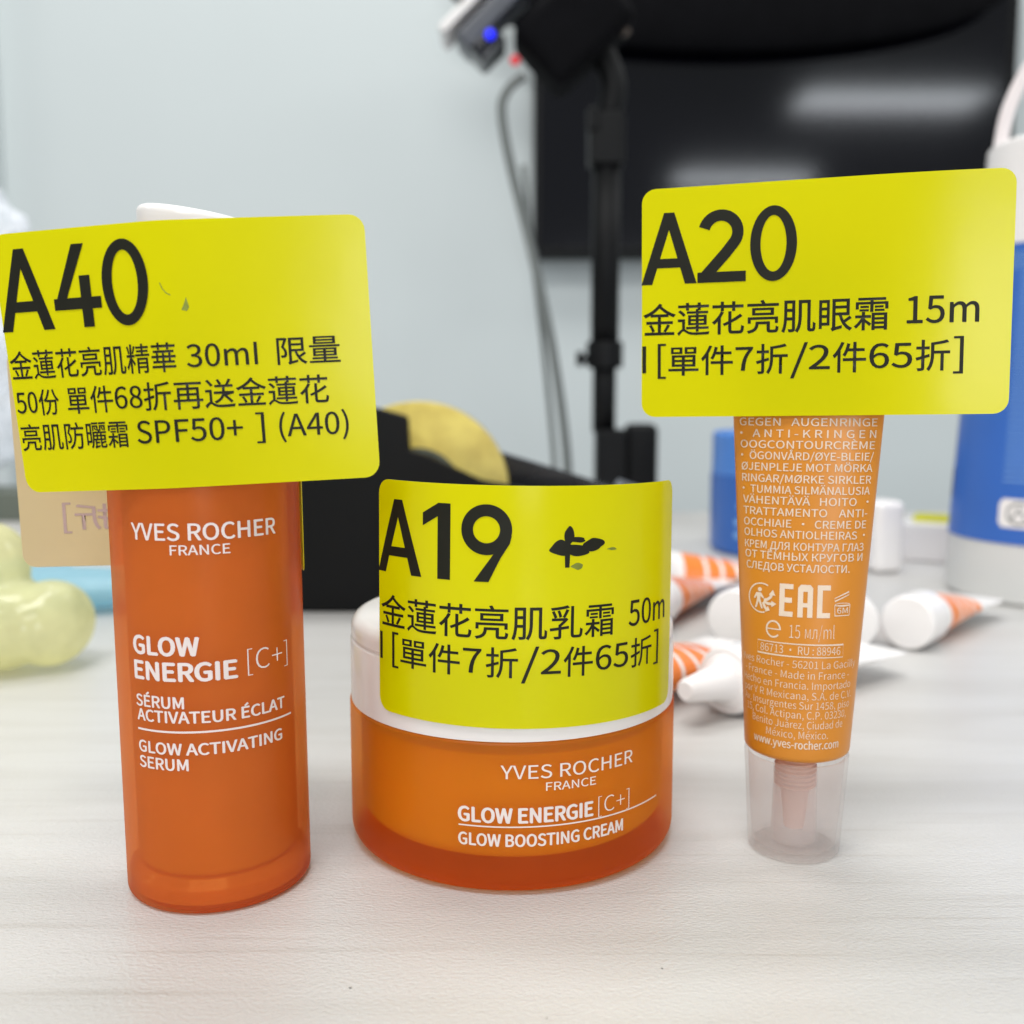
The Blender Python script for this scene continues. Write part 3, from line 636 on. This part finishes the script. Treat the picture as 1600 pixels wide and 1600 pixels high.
def tilted(cx, cz, l, h, y0, y1, bev, mat, name, par=None):
    q = bmesh.new(); box(q, -l / 2, l / 2, y0, y1, -h / 2, h / 2, bev); bmesh.ops.transform(q, matrix=Matrix.Translation((cx, 0, cz)) @ Matrix.Rotation(R(-44), 4, 'Y'), verts=q.verts)
    return link(name, q, mat, par or ls, True, 40)
tilted(-91, 349, 62, 6.5, -26, 14, 1.5, 'white', 'face_plate', hd)
tilted(-79, 341, 58, 14, -24, 12, 3, 'grey', 'housing', hd)
tilted(-83, 321, 22, 16, -22, 10, 2.5, 'black_gloss', 'lens_block', hd)
tilted(-91, 322, 8, 14, -21, 10, 2, 'grey', 'lens_ring', hd)
for cx, cz, r, m in ((-80.5, 324.5, 3.2, 'blue_led'), (-64, 308, 3.4, 'red_led')):
    q = bmesh.new(); bmesh.ops.create_uvsphere(q, u_segments=20, v_segments=12, radius=r); bmesh.ops.transform(q, matrix=Matrix.Translation((cx, -25, cz)), verts=q.verts)
    link('indicator_lamp', q, m, hd)
b = bmesh.new(); tube(b, [(-58, -8, 303), (-69, -10, 293), (-73, -10, 278), (-66, -9, 240), (-50, -6, 178), (-36, -2, 112), (-26, 6, 40), (-24, 24, -20), (-24, 30, -120)], 3.3, 12, 10); cb = link('cable', b, 'cable', ls)
b = bmesh.new(); tube(b, [(-58, 20, 250), (-50, 22, 180), (-42, 22, 112), (-34, 24, 30), (-30, 30, -60)], 2.0, 10, 8); link('cable', b, 'cable', ls)
b = bmesh.new(); tube(b, [(-14, -6, 366), (0, -10, 350), (12, -8, 330)], 3.2, 10, 8, 6); link('strap', b, 'wood_strap', ls)

# ------------------------------------------------------------------ wall screen
tv = thing('wall_screen', (382, 1575, 0), 0, 'large black flat screen on the wall behind the pole stand', 'screen')
b = bmesh.new(); box(b, -350, 352, -22, 24, 286, 690, 4); link('casing', b, 'black', tv, True, 40)
b = bmesh.new(); box(b, -340, 335, -23.4, -22.2, 300, 680, .4); link('glass_panel', b, 'screen', tv, True, 40)
# big rounded black form in front of the screen
form = lathe([(0, 0)] + [(400 * math.sin(R(a)), 92 * (1 - math.cos(R(a)))) for a in range(6, 91, 6)] + [(392, 96), (0, 60)], 80)  # dark curved outline of unknown kind, built as a solid
for v in form.verts: v.co.y *= .05
ho = tag(link('black_form', form, 'cloth', None, True, 50), 'wide rounded black form at the top in front of the screen', 'form'); ho.location = (.305, 1.52, .567)

# ------------------------------------------------------------------ left side: flat box, plastic bag, yellow pouch, blue packet
b = bmesh.new(); box(b, -620, -170, 700, 752, 0, 20, 1); tag(link('flat_box', b, 'olive', None, True, 40), 'low dark olive box along the far table edge under the plastic bag', 'box')
q = bmesh.new(); bmesh.ops.create_icosphere(q, subdivisions=6, radius=1)
for v in q.verts:
    n = v.co.normalized(); z = n.z
    p = Vector((n.x * 75 * (1 - .25 * max(0, z)), n.y * 22, z * 110))
    k = noise.fractal(Vector((p.x, p.y, p.z)) * .018, 1.0, 2.1, 4); r_ = abs(noise.noise(Vector((p.x, p.y * 2, p.z)) * .03 + Vector((5, 2, 1))))
    v.co = p * (1 + .10 * k) + n * (9 * r_ - 4)
    v.co.z = max(v.co.z, -114)
bg_ = tag(link('plastic_bag', q, 'bag', None, True), 'crumpled clear plastic bag sitting on the dark box at the left edge', 'bag'); bg_.location = (-.388, .727, .1355); bg_.data.shade_smooth()
def blob(name, balls, mat, label, cat, vox=1.1):
    q = bmesh.new()
    for (x, y, z), (a, c, d), rz in balls:
        s = bmesh.new(); bmesh.ops.create_uvsphere(s, u_segments=40, v_segments=24, radius=1)
        merge(q, s, Matrix.Translation((x, y, z)) @ Matrix.Rotation(R(rz), 4, 'Z') @ Matrix.Diagonal((a, c, d, 1)))
    o = link(name, q, mat); md = o.modifiers.new('r', 'REMESH'); md.mode = 'VOXEL'; md.voxel_size = vox * S
    sm = o.modifiers.new('s', 'SMOOTH'); sm.iterations = 12; sm.factor = .6
    dg = bpy.context.evaluated_depsgraph_get(); me = bpy.data.meshes.new_from_object(o.evaluated_get(dg)); o.modifiers.clear(); o.data = me; me.shade_smooth()
    zmin = min(v.co.z for v in me.vertices)
    for v in me.vertices: v.co.z -= zmin
    return tag(o, label, cat)
duck = blob('squeeze_pouch', [((-170, 325, 15), (27, 22, 15), 8), ((-150, 326, 15), (13, 16, 14), -10), ((-171, 328, 34), (14, 13, 14), 20), ((-190, 335, 28), (18, 16, 20), 0), ((-147, 322, 22), (8, 7, 7), 0)], 'pouch', 'lumpy translucent yellow pouch lying at the left table edge', 'pouch')
pk = blob('blue_packet', [((-185, 416, 9), (46, 17, 8.5), 3), ((-150, 420, 9), (22, 13, 7.5), -8), ((-205, 424, 10), (24, 14, 10), 12)], 'cyan', 'light blue plastic packet lying behind the serum bottle and yellow pouch', 'packet')
